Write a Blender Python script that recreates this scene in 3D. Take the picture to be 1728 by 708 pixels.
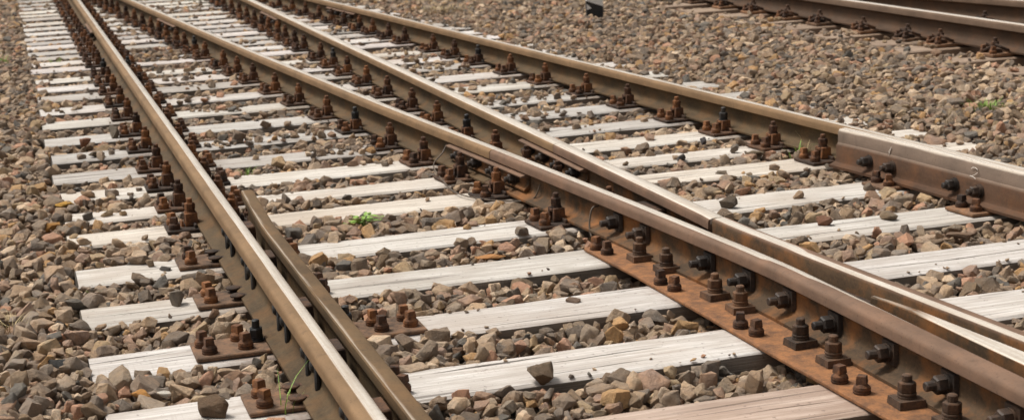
import bpy, bmesh, math, random
import numpy as np
from mathutils import Vector, Matrix, Euler, noise
R = math.radians
random.seed(7); rng = np.random.default_rng(11)
scene = bpy.context.scene
for o in list(bpy.data.objects): bpy.data.objects.remove(o)

# ------------------------------------------------------------ camera
CAM = Vector((-0.7088, 0.0, 1.3468))
CR = Vector((0.952, -0.303, -0.042)); FW = Vector((0.288, 0.933, -0.215)).normalized()
CR = (CR - FW*CR.dot(FW)).normalized(); CU = CR.cross(FW)
FPX = 2698.0
cd = bpy.data.cameras.new('camera'); cam = bpy.data.objects.new('camera', cd)
scene.collection.objects.link(cam)
cam.matrix_world = Matrix(((CR.x, CU.x, -FW.x, CAM.x), (CR.y, CU.y, -FW.y, CAM.y), (CR.z, CU.z, -FW.z, CAM.z), (0, 0, 0, 1)))
cd.sensor_fit = 'HORIZONTAL'; cd.sensor_width = 36; cd.lens = FPX/1728*36
cd.clip_start = 0.05; cd.clip_end = 800
cd.dof.use_dof = True; cd.dof.focus_distance = 4.9; cd.dof.aperture_fstop = 6.7
scene.camera = cam
# ------------------------------------------------------------ world, sun, exposure
SUN_EL, SUN_AZ = 62, 310      # overcast: a broad, soft sun
w = bpy.data.worlds.new('World'); scene.world = w; w.use_nodes = True
nt = w.node_tree; nt.nodes.clear()
sky = nt.nodes.new('ShaderNodeTexSky'); sky.sky_type = 'NISHITA'; sky.sun_disc = False
sky.sun_elevation = R(SUN_EL); sky.sun_rotation = R(SUN_AZ); sky.air_density = 1.0; sky.dust_density = 6.0; sky.ozone_density = 0.6
hs = nt.nodes.new('ShaderNodeHueSaturation'); hs.inputs['Saturation'].default_value = 0.12
bg = nt.nodes.new('ShaderNodeBackground'); bg.inputs['Strength'].default_value = 0.07
wo = nt.nodes.new('ShaderNodeOutputWorld')
nt.links.new(sky.outputs[0], hs.inputs['Color']); tw = nt.nodes.new('ShaderNodeMix'); tw.data_type = 'RGBA'; tw.blend_type = 'MULTIPLY'; tw.inputs[0].default_value = 1; tw.inputs[7].default_value = (1.02, 1.0, .965, 1)
nt.links.new(hs.outputs[0], tw.inputs[6]); nt.links.new(tw.outputs[2], bg.inputs['Color']); nt.links.new(bg.outputs[0], wo.inputs['Surface'])
sl = bpy.data.lights.new('sun', 'SUN'); sl.energy = 1.5; sl.angle = R(11); sl.color = (1.0, .95, .87)
so = bpy.data.objects.new('sun', sl); scene.collection.objects.link(so)
sd = Vector((math.sin(R(SUN_AZ))*math.cos(R(SUN_EL)), math.cos(R(SUN_AZ))*math.cos(R(SUN_EL)), math.sin(R(SUN_EL))))
so.rotation_euler = sd.to_track_quat('Z', 'Y').to_euler()
scene.view_settings.view_transform = 'Standard'; scene.view_settings.look = 'None'
scene.view_settings.gamma = 1; scene.view_settings.exposure = 0.98
scene.view_settings.use_curve_mapping = False

# ------------------------------------------------------------ helpers
COL = scene.collection
def link(o, parent=None):
    COL.objects.link(o)
    if parent: o.parent = parent
    return o
def tag(o, label=None, cat=None, group=None, kind=None):
    for k, v in (('label', label), ('category', cat), ('group', group), ('kind', kind)):
        if v: o[k] = v
    return o
def empty(name, loc, rz=0, **kw):
    o = bpy.data.objects.new(name, None); o.location = loc; o.rotation_euler = (0, 0, rz); o.empty_display_size = .05
    link(o); return tag(o, **kw)
def inst(name, me, parent=None, loc=(0, 0, 0), rz=0, rot=None):
    o = bpy.data.objects.new(name, me); o.location = loc; o.rotation_euler = rot or (0, 0, rz)
    return link(o, parent)
class MB:
    def __init__(s): s.v = []; s.f = []; s.m = []
    def add(s, vs, fs, mi=0):
        n = len(s.v); s.v += [tuple(v) for v in vs]; s.f += [tuple(i+n for i in f) for f in fs]; s.m += [mi]*len(fs)
    def box(s, x0, x1, y0, y1, z0, z1, mi=0, taper=0, M=None):
        t = taper
        vs = [(x0, y0, z0), (x1, y0, z0), (x1, y1, z0), (x0, y1, z0), (x0+t, y0+t, z1), (x1-t, y0+t, z1), (x1-t, y1-t, z1), (x0+t, y1-t, z1)]
        if M: vs = [M @ Vector(v) for v in vs]
        s.add(vs, [(3, 2, 1, 0), (4, 5, 6, 7), (0, 1, 5, 4), (1, 2, 6, 5), (2, 3, 7, 6), (3, 0, 4, 7)], mi)
    def lathe(s, prof, n=12, c=(0, 0, 0), mi=0, M=None, ph=0):
        # prof: (radius, z) from bottom up, capped
        vs = []; fs = []
        for r, z in prof:
            for k in range(n):
                a = 2*math.pi*k/n+ph; vs.append(Vector((c[0]+r*math.cos(a), c[1]+r*math.sin(a), c[2]+z)))
        for i in range(len(prof)-1):
            for k in range(n):
                fs.append((i*n+k, i*n+(k+1) % n, (i+1)*n+(k+1) % n, (i+1)*n+k))
        fs.append(tuple(reversed(range(n)))); fs.append(tuple(range((len(prof)-1)*n, len(prof)*n)))
        if M: vs = [M @ v for v in vs]
        s.add(vs, fs, mi)
    def tube(s, pts, r, n=6, mi=0):
        pts = [Vector(p) for p in pts]; vs = []; fs = []
        for i, p in enumerate(pts):
            d = (pts[min(i+1, len(pts)-1)]-pts[max(i-1, 0)]).normalized()
            a = d.cross(Vector((0, 0, 1)));
            if a.length < .05: a = d.cross(Vector((1, 0, 0)))
            a.normalize(); b = d.cross(a)
            for k in range(n):
                t = 2*math.pi*k/n; vs.append(p+a*r*math.cos(t)+b*r*math.sin(t))
        for i in range(len(pts)-1):
            for k in range(n): fs.append((i*n+k, i*n+(k+1) % n, (i+1)*n+(k+1) % n, (i+1)*n+k))
        fs.append(tuple(reversed(range(n)))); fs.append(tuple(range((len(pts)-1)*n, len(pts)*n)))
        s.add(vs, fs, mi)
    def mesh(s, name, mats, bevel=0, smooth=35):
        me = bpy.data.meshes.new(name); me.from_pydata(s.v, [], s.f); me.update()
        for m in mats: me.materials.append(m)
        me.polygons.foreach_set('material_index', s.m)
        bm = bmesh.new(); bm.from_mesh(me)
        bmesh.ops.recalc_face_normals(bm, faces=bm.faces)
        if bevel:
            es = [e for e in bm.edges if len(e.link_faces) == 2 and e.calc_face_angle(0) > R(50)]
            bmesh.ops.bevel(bm, geom=es, offset=bevel, segments=1, affect='EDGES', clamp_overlap=True)
        bm.to_mesh(me); bm.free()
        if smooth:
            me.shade_smooth(); me.set_sharp_from_angle(angle=R(smooth))
        return me
# ------------------------------------------------------------ materials
class NT:
    def __init__(s, name):
        s.m = bpy.data.materials.new(name); s.m.use_nodes = True; s.t = s.m.node_tree
        s.b = s.t.nodes['Principled BSDF']; s.b.inputs['Specular IOR Level'].default_value = .35
    def n(s, typ, **kw):
        nd = s.t.nodes.new(typ)
        for k, v in kw.items():
            if k.startswith('_'): setattr(nd, k[1:], v)
            else: nd.inputs[k.replace('__', ' ')].default_value = v
        return nd
    def l(s, a, b): s.t.links.new(a, b)
    def noise(s, vec, scale, detail=4, rough=.6, dist=0):
        nd = s.n('ShaderNodeTexNoise', Scale=scale, Detail=detail, Roughness=rough, Distortion=dist); s.l(vec, nd.inputs['Vector']); return nd.outputs['Fac']
    def ramp(s, fac, stops, interp='LINEAR'):
        nd = s.t.nodes.new('ShaderNodeValToRGB'); cr = nd.color_ramp; cr.interpolation = interp
        while len(cr.elements) > 1: cr.elements.remove(cr.elements[-1])
        for i, (p, c) in enumerate(stops):
            e = cr.elements[0] if i == 0 else cr.elements.new(p)
            e.position = p; e.color = (*c, 1) if len(c) == 3 else c
        s.l(fac, nd.inputs['Fac']); return nd.outputs['Color']
    def mix(s, fac, a, b, mode='MIX'):
        nd = s.t.nodes.new('ShaderNodeMix'); nd.data_type = 'RGBA'; nd.blend_type = mode
        for sock, v in ((nd.inputs[0], fac), (nd.inputs[6], a), (nd.inputs[7], b)):
            if isinstance(v, (int, float)): sock.default_value = v
            elif isinstance(v, tuple): sock.default_value = (*v, 1)
            else: s.l(v, sock)
        return nd.outputs[2]
    def math(s, op, a, b=0.0, clamp=False):
        nd = s.t.nodes.new('ShaderNodeMath'); nd.operation = op; nd.use_clamp = clamp
        for i, v in enumerate((a, b)):
            if isinstance(v, (int, float)): nd.inputs[i].default_value = v
            else: s.l(v, nd.inputs[i])
        return nd.outputs[0]
    def maprange(s, v, a, b, c=0., d=1.):
        nd = s.t.nodes.new('ShaderNodeMapRange'); nd.clamp = True; s.l(v, nd.inputs[0])
        for i, x in enumerate((a, b, c, d)): nd.inputs[i+1].default_value = x
        return nd.outputs[0]
    def obj(s, scale=(1, 1, 1), rand=True):
        tc = s.t.nodes.new('ShaderNodeTexCoord'); mp = s.t.nodes.new('ShaderNodeMapping'); mp.inputs['Scale'].default_value = scale
        src = tc.outputs['Object']
        if rand:
            oi = s.t.nodes.new('ShaderNodeObjectInfo'); mu = s.math('MULTIPLY', oi.outputs['Random'], 57.0)
            va = s.t.nodes.new('ShaderNodeVectorMath'); s.l(src, va.inputs[0]); s.l(mu, va.inputs[1]); src = va.outputs[0]
        s.l(src, mp.inputs['Vector']); return mp.outputs['Vector']
    def world(s):
        return s.t.nodes.new('ShaderNodeNewGeometry').outputs['Position']
    def bump(s, h, strength, dist):
        nd = s.n('ShaderNodeBump', Strength=strength, Distance=dist); s.l(h, nd.inputs['Height']); s.l(nd.outputs[0], s.b.inputs['Normal'])
    def out(s, col=None, rough=None, metal=None):
        for k, v in (('Base Color', col), ('Roughness', rough), ('Metallic', metal)):
            if v is None: continue
            if isinstance(v, (int, float)): s.b.inputs[k].default_value = v
            elif isinstance(v, tuple): s.b.inputs[k].default_value = (*v, 1)
            else: s.l(v, s.b.inputs[k])
        return s.m

def mat_rust(name, dark, mid, hot, bias=0., rough=.85):
    s = NT(name); v = s.obj((1, 1, 1)); g = s.world()
    a = s.noise(g, 28, 5, .65); b = s.noise(v, 160, 4, .7); c = s.noise(g, 6, 3)
    f = s.math('ADD', s.math('MULTIPLY', a, .55), s.math('ADD', s.math('MULTIPLY', b, .3), s.math('ADD', s.math('MULTIPLY', c, .25), bias-.05)))
    oi = s.t.nodes.new('ShaderNodeObjectInfo')
    f = s.math('ADD', f, s.math('MULTIPLY', s.math('SUBTRACT', oi.outputs['Random'], .5), .16))
    col = s.ramp(f, [(.36, dark), (.5, mid), (.66, hot)])
    s.bump(s.math('ADD', a, b), .5, .002)
    return s.out(col, rough)
M_RUST = mat_rust('rusty iron', (.028, .017, .012), (.098, .045, .023), (.26, .105, .036), .0)
M_RUSTDARK = mat_rust('dark rusty iron', (.018, .013, .010), (.050, .029, .019), (.125, .06, .03))
M_PLATE = mat_rust('rust dusted plate', (.052, .033, .022), (.145, .084, .050), (.27, .135, .066), .02, .85)
M_CLAMP = mat_rust('brown rusted clamp', (.030, .020, .014), (.082, .046, .027), (.17, .085, .042), .0, .8)
M_NUT = mat_rust('dark greasy nut', (.014, .012, .011), (.034, .025, .020), (.085, .05, .032), 0, .6)
M_FROGPLATE = mat_rust('orange rust plate', (.050, .029, .018), (.140, .068, .034), (.29, .128, .05), .015, .85)
M_BLACK = mat_rust('blackened oily bolt', (.010, .010, .011), (.020, .019, .019), (.05, .042, .036), 0, .5)

def mat_rail(name, brown, dust, orange, otone=.5, flank=(.165, .102, .054)):
    s = NT(name); g = s.world()
    at = s.t.nodes.new('ShaderNodeAttribute'); at.attribute_name = 'shine'; sh = at.outputs['Fac']
    mp = s.t.nodes.new('ShaderNodeMapping'); mp.inputs['Scale'].default_value = (9, 2.2, 9); s.l(g, mp.inputs['Vector'])
    a = s.noise(mp.outputs[0], 1.6, 6, .62); b = s.noise(g, 75, 5, .65); c = s.noise(g, 9, 4, .6)
    base = s.mix(s.maprange(s.math('ADD', s.math('MULTIPLY', a, .7), s.math('MULTIPLY', b, .3)), .36, .62), brown, dust)
    base = s.mix(s.math('MULTIPLY', s.maprange(c, .45, .7), otone), base, orange)
    s.b.inputs['Specular IOR Level'].default_value = .22
    hd = s.t.nodes.new('ShaderNodeAttribute'); hd.attribute_name = 'head'
    base = s.mix(s.math('MULTIPLY', hd.outputs['Fac'], .85), base, s.mix(s.maprange(s.math('ADD', s.math('MULTIPLY', a, .6), s.math('MULTIPLY', c, .4)), .36, .62), flank, tuple(x*1.55 for x in flank)))
    # thin run-down streaks of rust and dark oil
    m2 = s.t.nodes.new('ShaderNodeMapping'); m2.inputs['Scale'].default_value = (30, 42, 5); s.l(g, m2.inputs['Vector'])
    st = s.noise(m2.outputs[0], 1, 3, .6)
    base = s.mix(s.maprange(st, .60, .75, 0, .35), base, (.055, .04, .03))
    sp = s.noise(g, 150, 3, .7); base = s.mix(s.maprange(sp, .60, .70, 0, .5), base, s.mix(.5, orange, dust)); base = s.mix(s.maprange(sp, .40, .32, 0, .45), base, (.03, .021, .015))
    m3 = s.t.nodes.new('ShaderNodeMapping'); m3.inputs['Scale'].default_value = (60, 3.0, 60); s.l(g, m3.inputs['Vector'])
    wob = s.noise(m3.outputs[0], 1, 5, .6)
    fac = s.maprange(s.math('ADD', sh, s.math('MULTIPLY', s.math('SUBTRACT', wob, .5), .38)), .38, .62)
    steel = s.mix(s.maprange(wob, .35, .7), (.84, .76, .66), (.60, .50, .40))
    steel = s.mix(s.maprange(b, .5, .75, 0, .35), steel, (.36, .27, .20))
    col = s.mix(fac, base, steel)
    s.bump(s.math('ADD', b, s.math('MULTIPLY', c, .6)), .35, .0015)
    rg = s.maprange(fac, 0, 1, .80, .24)
    return s.out(col, rg, s.math('MULTIPLY', fac, .45))
M_RAIL = mat_rail('weathered rail steel', (.042, .027, .013), (.10, .067, .035), (.155, .075, .026), .5)
M_FROGRAIL = mat_rail('frog rail steel', (.040, .026, .015), (.095, .058, .032), (.25, .10, .03), .8, (.135, .084, .058))
M_GUARD = mat_rail('guard rail steel', (.052, .028, .016), (.095, .051, .030), (.15, .064, .026), .55, (.155, .116, .090))
M_FAR = mat_rail('far rail steel', (.042, .025, .015), (.078, .046, .028), (.11, .05, .022), .45, (.12, .08, .055))

def mat_wood(name, light, mid, dark, side, rough=.9):
    s = NT(name); v = s.obj((1, 1, 1))
    def st(sc, k, d=5, r=.62, di=0):
        mp = s.t.nodes.new('ShaderNodeMapping'); mp.inputs['Scale'].default_value = sc; s.l(v, mp.inputs['Vector']); return s.noise(mp.outputs[0], k, d, r, di)
    g1 = st((2.2, 60, 60), 1, 6, .7, .25); g2 = st((5, 170, 170), 1, 4, .6); bl = st((3, 9, 9), 1, 4, .6); cr = st((1.3, 36, 36), 1, 3, .5, .3); cross = st((90, 10, 10), 1, 2, .5)
    col = s.mix(s.maprange(g1, .36, .62), mid, light)
    col = s.mix(s.maprange(g2, .48, .66, .0, .5), col, mid)
    col = s.mix(s.maprange(bl, .50, .66, 0, .75), col, s.mix(.5, mid, side or mid))
    saw = st((130, 4, 4), 1, 2, .5); col = s.mix(s.math('MULTIPLY', s.maprange(saw, .55, .68), s.maprange(bl, .48, .40, 0, .35)), col, mid)
    col = s.mix(s.maprange(cr, .64, .685, 0, .6), col, dark)
    fine = st((2.5, 240, 240), 1, 3, .6); col = s.mix(s.maprange(fine, .60, .70, 0, .55), col, s.mix(.5, mid, dark))
    at = s.t.nodes.new('ShaderNodeAttribute'); at.attribute_name = 'stain'
    sn = s.noise(s.world(), 13, 4, .65)
    sf = s.maprange(s.math('ADD', at.outputs['Fac'], s.math('SUBTRACT', sn, .5)), .25, 1.0, 0, .75)
    col = s.mix(sf, col, (.17, .10, .062))
    tn = s.noise(s.world(), 1.3, 4, .6); col = s.mix(s.maprange(tn, .50, .68, 0, .55), col, s.mix(.4, mid, (.40, .285, .19)))
    gr = s.noise(s.world(), 2.3, 4, .6); col = s.mix(s.maprange(gr, .52, .70, 0, .5), col, mid)
    spot = st((60, 60, 60), 1, 2, .5)
    col = s.mix(s.maprange(spot, .66, .74, 0, .5), col, dark)
    oi = s.t.nodes.new('ShaderNodeObjectInfo')
    col = s.mix(1.0, col, oi.outputs['Color'], 'MULTIPLY')
    s.bump(s.math('ADD', s.math('ADD', g1, g2), s.math('MULTIPLY', cross, .3)), .7, .004)
    return s.out(col, rough)
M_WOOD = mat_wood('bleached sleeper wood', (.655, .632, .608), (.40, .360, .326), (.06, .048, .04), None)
M_SIDESHADE = mat_wood('grey sleeper side wood with shade', (.25, .222, .195), (.13, .112, .096), (.03, .025, .02), None)  # less bleached sides, with the shade under the top edge put into the colour
M_WOODFAR = mat_wood('brown far sleeper wood', (.36, .27, .20), (.20, .14, .10), (.05, .036, .026), None)

STONES_ = [(.165, .125, .092), (.225, .175, .13), (.125, .098, .076), (.28, .215, .155), (.185, .145, .112), (.145, .115, .094), (.32, .25, .185), (.20, .148, .105),
          (.105, .088, .075), (.25, .19, .142), (.17, .138, .115), (.215, .145, .105), (.095, .092, .088), (.30, .19, .09), (.24, .195, .155), (.14, .105, .072),
          (.175, .15, .13), (.23, .16, .125), (.38, .31, .24), (.19, .155, .12), (.26, .20, .13), (.12, .105, .094), (.28, .165, .115), (.155, .125, .098)]
def _tone(c):
    g = sum(c)/3; return tuple(1.62*k*(.86*x+.14*g) for x, k in zip(c, (1.035, .985, .92)))
STONES = [_tone(c) for c in STONES_]
def mat_stone(name, random_col=True, warm=0):
    s = NT(name); v = s.obj((1, 1, 1)); oi = s.t.nodes.new('ShaderNodeObjectInfo')
    if random_col:
        n = len(STONES); base = s.ramp(oi.outputs['Random'], [(i/n, c) for i, c in enumerate(STONES)], 'CONSTANT')
    else: base = oi.outputs['Color']
    a = s.noise(v, 1.6, 4, .6); b = s.noise(v, 9, 5, .7); c = s.noise(v, 30, 3, .7)
    col = s.mix(s.maprange(a, .35, .65, 0, .55), base, s.mix(1., base, (1.45, 1.22, .95), 'MULTIPLY'))
    col = s.mix(s.maprange(b, .42, .68, 0, .5), col, s.mix(1., base, (.52, .50, .48), 'MULTIPLY'))
    col = s.mix(s.maprange(c, .6, .75, 0, .35), col, (.36, .31, .25))
    s.bump(s.math('ADD', b, s.math('MULTIPLY', c, .5)), .55, .12)
    return s.out(col, .9)
M_STONE = mat_stone('crushed ballast stone'); M_STONEC = mat_stone('single ballast stone', False)
def mat_ground():
    s = NT('ballast dust with gap shade'); g = s.world(); a = s.noise(g, 30, 6, .7); b = s.noise(g, 4, 4)
    col = s.ramp(a, [(.3, (.022, .017, .012)), (.5, (.055, .042, .030)), (.7, (.11, .085, .062))])  # dust tones lowered to paint deeper shade into the gaps between stones
    s.bump(a, .8, .03); return s.out(col, .95)
M_GROUND = mat_ground()
def mat_plain(name, col, rough=.7, var=.3, scale=30):
    s = NT(name); v = s.obj(); a = s.noise(v, scale, 4)
    c = s.mix(s.maprange(a, .35, .65), tuple(x*(1-var) for x in col), tuple(min(1, x*(1+var)) for x in col))
    return s.out(c, rough)
M_GRASS = mat_plain('fresh green blade', (.19, .31, .055), .6, .4, 8)
M_DRY = mat_plain('dry straw', (.45, .36, .20), .8, .3, 8)
M_WIRE = mat_plain('dull wire', (.10, .075, .055), .55)
M_CHALK = mat_plain('white chalk', (.72, .66, .60), .95, .15, 200)
M_WHITE = mat_plain('white post paint', (.72, .71, .69), .6, .08); M_BLK = mat_plain('black post paint', (.020, .020, .021), .6)

# ------------------------------------------------------------ layout (metres; z = 0 is the sleeper top)
YF = [3.505, 4.05, 4.57, 5.12, 5.665, 6.25, 6.646, 7.12, 7.60, 8.17, 8.70, 9.30, 9.86, 10.44, 10.90, 11.33, 12.0, 12.39, 12.81, 13.17, 13.65, 14.0, 14.41, 14.89, 15.37, 15.89, 16.48, 16.87, 17.34, 17.82, 18.34, 18.9, 19.42, 19.95]
YB = [2.98]          # nearer than the frame
def wid(i, ys): return .253 if i+1 < 1 else .253
ZT = .158
def ax(y): return -.0335                                             # rail centre lines
def cx(y): return 1.4685
def bx(y):                                                            # second rail, right head edge less half head
    ys = [3.0, 5.078, 6.176, 7.856, 10.694, 13.2, 15.906, 22]; xs = [1.400, 1.325, 1.231, 1.078, .850, .672, .484, .11]
    return float(np.interp(y, ys, xs)) - .0335
def dx(y): return float(np.interp(y, [1, 4.965, 6.782, 8.119, 9.986, 12.75, 14.398, 22], [3.10, 2.806, 2.671, 2.566, 2.422, 2.211, 2.075, 1.47])) - .0335
RAILS = {'A': ax, 'B': bx, 'C': cx, 'D': dx}
def xright(y): return 3.46 - max(0, (y-6.0))*.088 if y > 6 else 3.46 + (6-y)*.03
EX = 5.094; EZ = .07                                                  # far track rail centre, foot level
FYS = [7.15, 7.75, 8.35, 8.95, 9.34, 9.92, 10.55, 11.06, 11.65, 12.2, 12.8]

def project(x, y, z):
    d = Vector((x, y, z))-CAM; wz = d.dot(FW); return 864+FPX*d.dot(CR)/wz, 354-FPX*d.dot(CU)/wz, wz
# ------------------------------------------------------------ ground
def H(x, y):
    h = -.020
    if x < .55 and y < 7: h += .006
    if x < -.50: h += min(1, (-.50-x)/.12)*.017
    if x < -.9: h -= (-.9-x)*.10
    if x > .55 and y < 5.2 and x < 1.7: h -= .014*min(1, (x-.55)/.3)
    if y > 6.2 and x < 2.9: h -= min(1, (y-6.2)/2)*.014
    if x > 2.9: h += min(1, (x-2.9)/.4)*.020+max(0, min(1, (x-3.35)/.2))*.024
    if x > 3.8: h += min(1, (x-3.8)/.8)*.028
    if abs(x-EX) < .62: h -= .045*min(1, (.62-abs(x-EX))/.2)
    h += .014*noise.noise(Vector((x*1.7, y*1.7, 3.1)))+.008*noise.noise(Vector((x*5, y*5, 9)))
    return h
xs = np.concatenate([[-120, -40, -12, -5], np.arange(-2.5, 9.01, .1), [12, 20, 60, 160]]); ys = np.concatenate([[-60, -20, -5, 0], np.arange(1.5, 23.01, .1), [26, 32, 60, 300]])
gv = []
for y in ys:
    for x in xs:
        gv.append((x, y, H(x, y)-.062 if abs(x) < 10 and y < 24 else -.08))
nx = len(xs); gf = [(j*nx+i, j*nx+i+1, (j+1)*nx+i+1, (j+1)*nx+i) for j in range(len(ys)-1) for i in range(nx-1)]
gme = bpy.data.meshes.new('ballast_ground'); gme.from_pydata(gv, [], gf); gme.materials.append(M_GROUND); gme.shade_smooth()
GROUND = link(bpy.data.objects.new('ballast_ground', gme)); GROUND['kind'] = 'structure'

# ------------------------------------------------------------ rails
PROF = [(-.0625, 0), (-.0625, .008), (-.058, .0105), (-.030, .018), (-.014, .026), (-.008, .038), (-.0068, .060), (-.0075, .085), (-.0105, .093), (-.029, .100), (-.0335, .104),
        (-.0335, .126), (-.0315, .133), (-.027, .1375), (-.018, .1405), (-.006, .1418), (.006, .1418), (.018, .1405), (.027, .1375), (.0315, .133), (.0335, .126), (.0335, .104),
        (.029, .100), (.0105, .093), (.0075, .085), (.0068, .060), (.008, .038), (.014, .026), (.030, .018), (.058, .0105), (.0625, .008), (.0625, 0)]
RZ = ZT-.142
def sweep(prof, pts, z0, shine, name, mat, hscale=1.0, smooth=40, head=lambda a, b, y: 1.0 if b > .099 else 0.0):
    """prof swept along plan polyline pts; shine(px, pz, y) -> 0..1"""
    pts = [Vector((p[0], p[1], 0)) for p in pts]; n = len(prof); V = []; S = []; HD = []; F = []
    for i, p in enumerate(pts):
        d = (pts[min(i+1, len(pts)-1)]-pts[max(i-1, 0)]).normalized(); nr = Vector((d.y, -d.x, 0))
        for (a, b) in prof:
            q = p+nr*a; V.append((q.x, q.y, z0+b*hscale)); S.append(shine(a, b, p.y)); HD.append(head(a, b, p.y))
    for i in range(len(pts)-1):
        for k in range(n):
            F.append((i*n+k, i*n+(k+1) % n, (i+1)*n+(k+1) % n, (i+1)*n+k))
    F.append(tuple(range(n))); F.append(tuple(reversed(range((len(pts)-1)*n, len(pts)*n))))
    me = bpy.data.meshes.new(name); me.from_pydata(V, [], F); me.materials.append(mat)
    at = me.attributes.new('shine', 'FLOAT', 'POINT'); at.data.foreach_set('value', S)
    me.attributes.new('head', 'FLOAT', 'POINT').data.foreach_set('value', HD)
    bm = bmesh.new(); bm.from_mesh(me); bmesh.ops.recalc_face_normals(bm, faces=bm.faces); bm.to_mesh(me); bm.free()
    me.shade_smooth(); me.set_sharp_from_angle(angle=R(smooth)); return me
def path(fx, y0, y1, step=.3):
    n = max(2, int(abs(y1-y0)/step)); return [(fx(y0+(y1-y0)*i/n), y0+(y1-y0)*i/n) for i in range(n+1)]
def shine(lo, hi, amt=1.0, soft=.008, zmin=.131):
    def f(a, b, y):
        if b < zmin: return 0.0
        t = min(1, max(0, (a-lo)/soft+.5))*min(1, max(0, (hi-a)/soft+.5)); return amt*t
    return f
JF = 13.75; JN = 6.32
def rail_thing(nm, label, fx, y0, y1, sh, group=None, mat=None):
    me = sweep(PROF, path(fx, y0, y1), RZ, sh, 'rail', mat or M_RAIL)
    o = bpy.data.objects.new('rail', me); link(o); return tag(o, label, 'rail', group)
shA = shine(-.004, .030); shB = shine(-.013, .034); shC = shine(-.027, .032); shD = shine(-.014, .034)
for nm, fx, sh, lab, yn in (('A', ax, shA, 'leftmost running rail', .8), ('B', bx, shB, 'second running rail from the left', JN), ('C', cx, shC, 'third running rail from the left', JN), ('D', dx, shD, 'fourth running rail from the left', .8)):
    rail_thing(nm, lab+(', brown, ending at the crossing joint' if nm in 'BC' else ', brown with worn top, running past its check rail'), fx, yn+.001, JF-.004, sh)
    rail_thing(nm, 'far length of the '+lab.replace(' running', '')+', beyond the distant joint', fx, JF+.004, 23, sh)
# --- check rail beside A
CHK = [(-.026, 0), (-.026, .012), (-.006, .02), (-.004, .07), (-.008, .098), (-.024, .106), (-.0255, .136), (-.022, .1405), (.014, .1405), (.021, .136), (.025, .120), (.0255, .104), (.010, .094), (.006, .07), (.008, .022), (.05, .012), (.05, 0)]
def chx(y): return .0635+.028*max(0, (y-5.25)/.75)**1.3 if y > 5.25 else .0635
cr = empty('check_rail', (0, 0, 0), label='dark check rail lying close along the right side of the leftmost rail', cat='check rail')
inst('rail', sweep(CHK, path(chx, .8, 5.97, .2), RZ+.004, shine(-.03, -.006, .46, .008, .138), 'check rail bar', M_RAIL, head=lambda a, b, y: .4 if b > .13 else 0), cr)
mb = MB(); mb.box(-.02, .02, -.055, .055, 0, .085, 0, .004); ME_BLOCK = mb.mesh('spacer block', [M_RUSTDARK], .004)
mb = MB()   # domed bolt head and the upright oblong lock plate beside it, axis along -x
mxl = Matrix.Rotation(R(-90), 4, 'Y')
mb.lathe([(.021, 0), (.021, .008), (.018, .016), (.010, .022)], 14, M=Matrix.Translation((0, .012, .014)) @ mxl)
mb.box(-.016, 0, -.021, -.003, -.046, .032, 0, .002)
ME_ROUND = mb.mesh('domed bolt head with lock plate', [M_BLACK], .004)
for y in (5.51, 5.04, 4.41, 3.96, 3.45, 2.95):
    inst('spacer_block', ME_BLOCK, cr, (.0175 if y < 5.3 else .022, y, RZ+.03))
    for d in (-.065, .065): inst('bolt', ME_ROUND, cr, (ax(y)-.0085, y+d, RZ+.066))
# --- guard rail on D
GRD = [(-.002, 0), (-.050, 0), (-.050, .010), (-.018, .020), (-.012, .034), (-.012, .088), (-.002, .100), (-.003, .143), (.005, .155), (.034, .158), (.038, .152), (.038, .096), (.020, .080), (.018, .030)]
def gx(y): return dx(y)-.0335-.078-(.016*max(0, (y-5.65)/.3) if y > 5.65 else 0)
gr = empty('guard_rail', (0, 0, 0), label='raised brown guard rail with chalk marks bolted along the right hand rail', cat='guard rail')
def shg(a, b, y): return .30 if b > .098 and a < .0 else (.62 if b > .146 else 0)
inst('rail', sweep(GRD, path(gx, .8, 5.93, .2), RZ+.002, shg, 'guard bar', M_GUARD), gr)
def hexm(name, mats, af=.034, h=.022, bolt=.012, bl=.02, wash=.024, sq=False, spring=True):
    """nut stack standing on z=0: washer, (spring washer), hex nut, bolt end"""
    mb = MB(); z = 0
    mb.lathe([(wash, 0), (wash, .004)], 14, mi=0); z = .004
    if spring:
        mb.lathe([(wash*.86, z), (wash*.86, z+.004), (wash*.74, z+.0045), (wash*.74, z+.006), (wash*.86, z+.0065), (wash*.86, z+.0105)], 14, mi=0); z += .0105
    r = af/2/math.cos(math.pi/(4 if sq else 6))
    mb.lathe([(r*.97, z), (r, z+.002), (r, z+h-.004), (r*.86, z+h)], 4 if sq else 6, mi=1, ph=.4); z += h
    mb.lathe([(bolt, z), (bolt, z+bl-.003), (bolt*.75, z+bl)], 10, mi=1)
    return mb.mesh(name, mats, 0, 30)
ME_WEBBOLT = hexm('web bolt', [M_NUT, M_NUT], .036, .026, .012, .016, .027)
ML = Euler((0, R(-90), 0))
for y in (5.704, 5.55, 5.148, 5.003, 4.55, 4.4, 3.9, 3.75):
    inst('bolt', ME_WEBBOLT, gr, (gx(y)-.011, y, RZ+.056), rot=ML)
def chalk(pts, nm, parent, off=-.0062, r=.0012):
    mb = MB(); mb.tube([(gx(y)+off, y, z) for (y, z) in pts], r, 5); return inst(nm, mb.mesh(nm, [M_CHALK], 0), parent)
chalk([(5.566, .150), (5.572, .138), (5.579, .126), (5.584, .114), (5.576, .105)], 'chalk_mark', gr)
chalk([(5.584, .128), (5.566, .150)], 'chalk_mark', gr)
chalk([(5.062, .146), (5.052, .152), (5.038, .153), (5.026, .148), (5.022, .140), (5.032, .132), (5.046, .124), (5.058, .119), (5.07, .118), (5.05, .1165), (5.034, .111)], 'chalk_number', gr)
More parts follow.
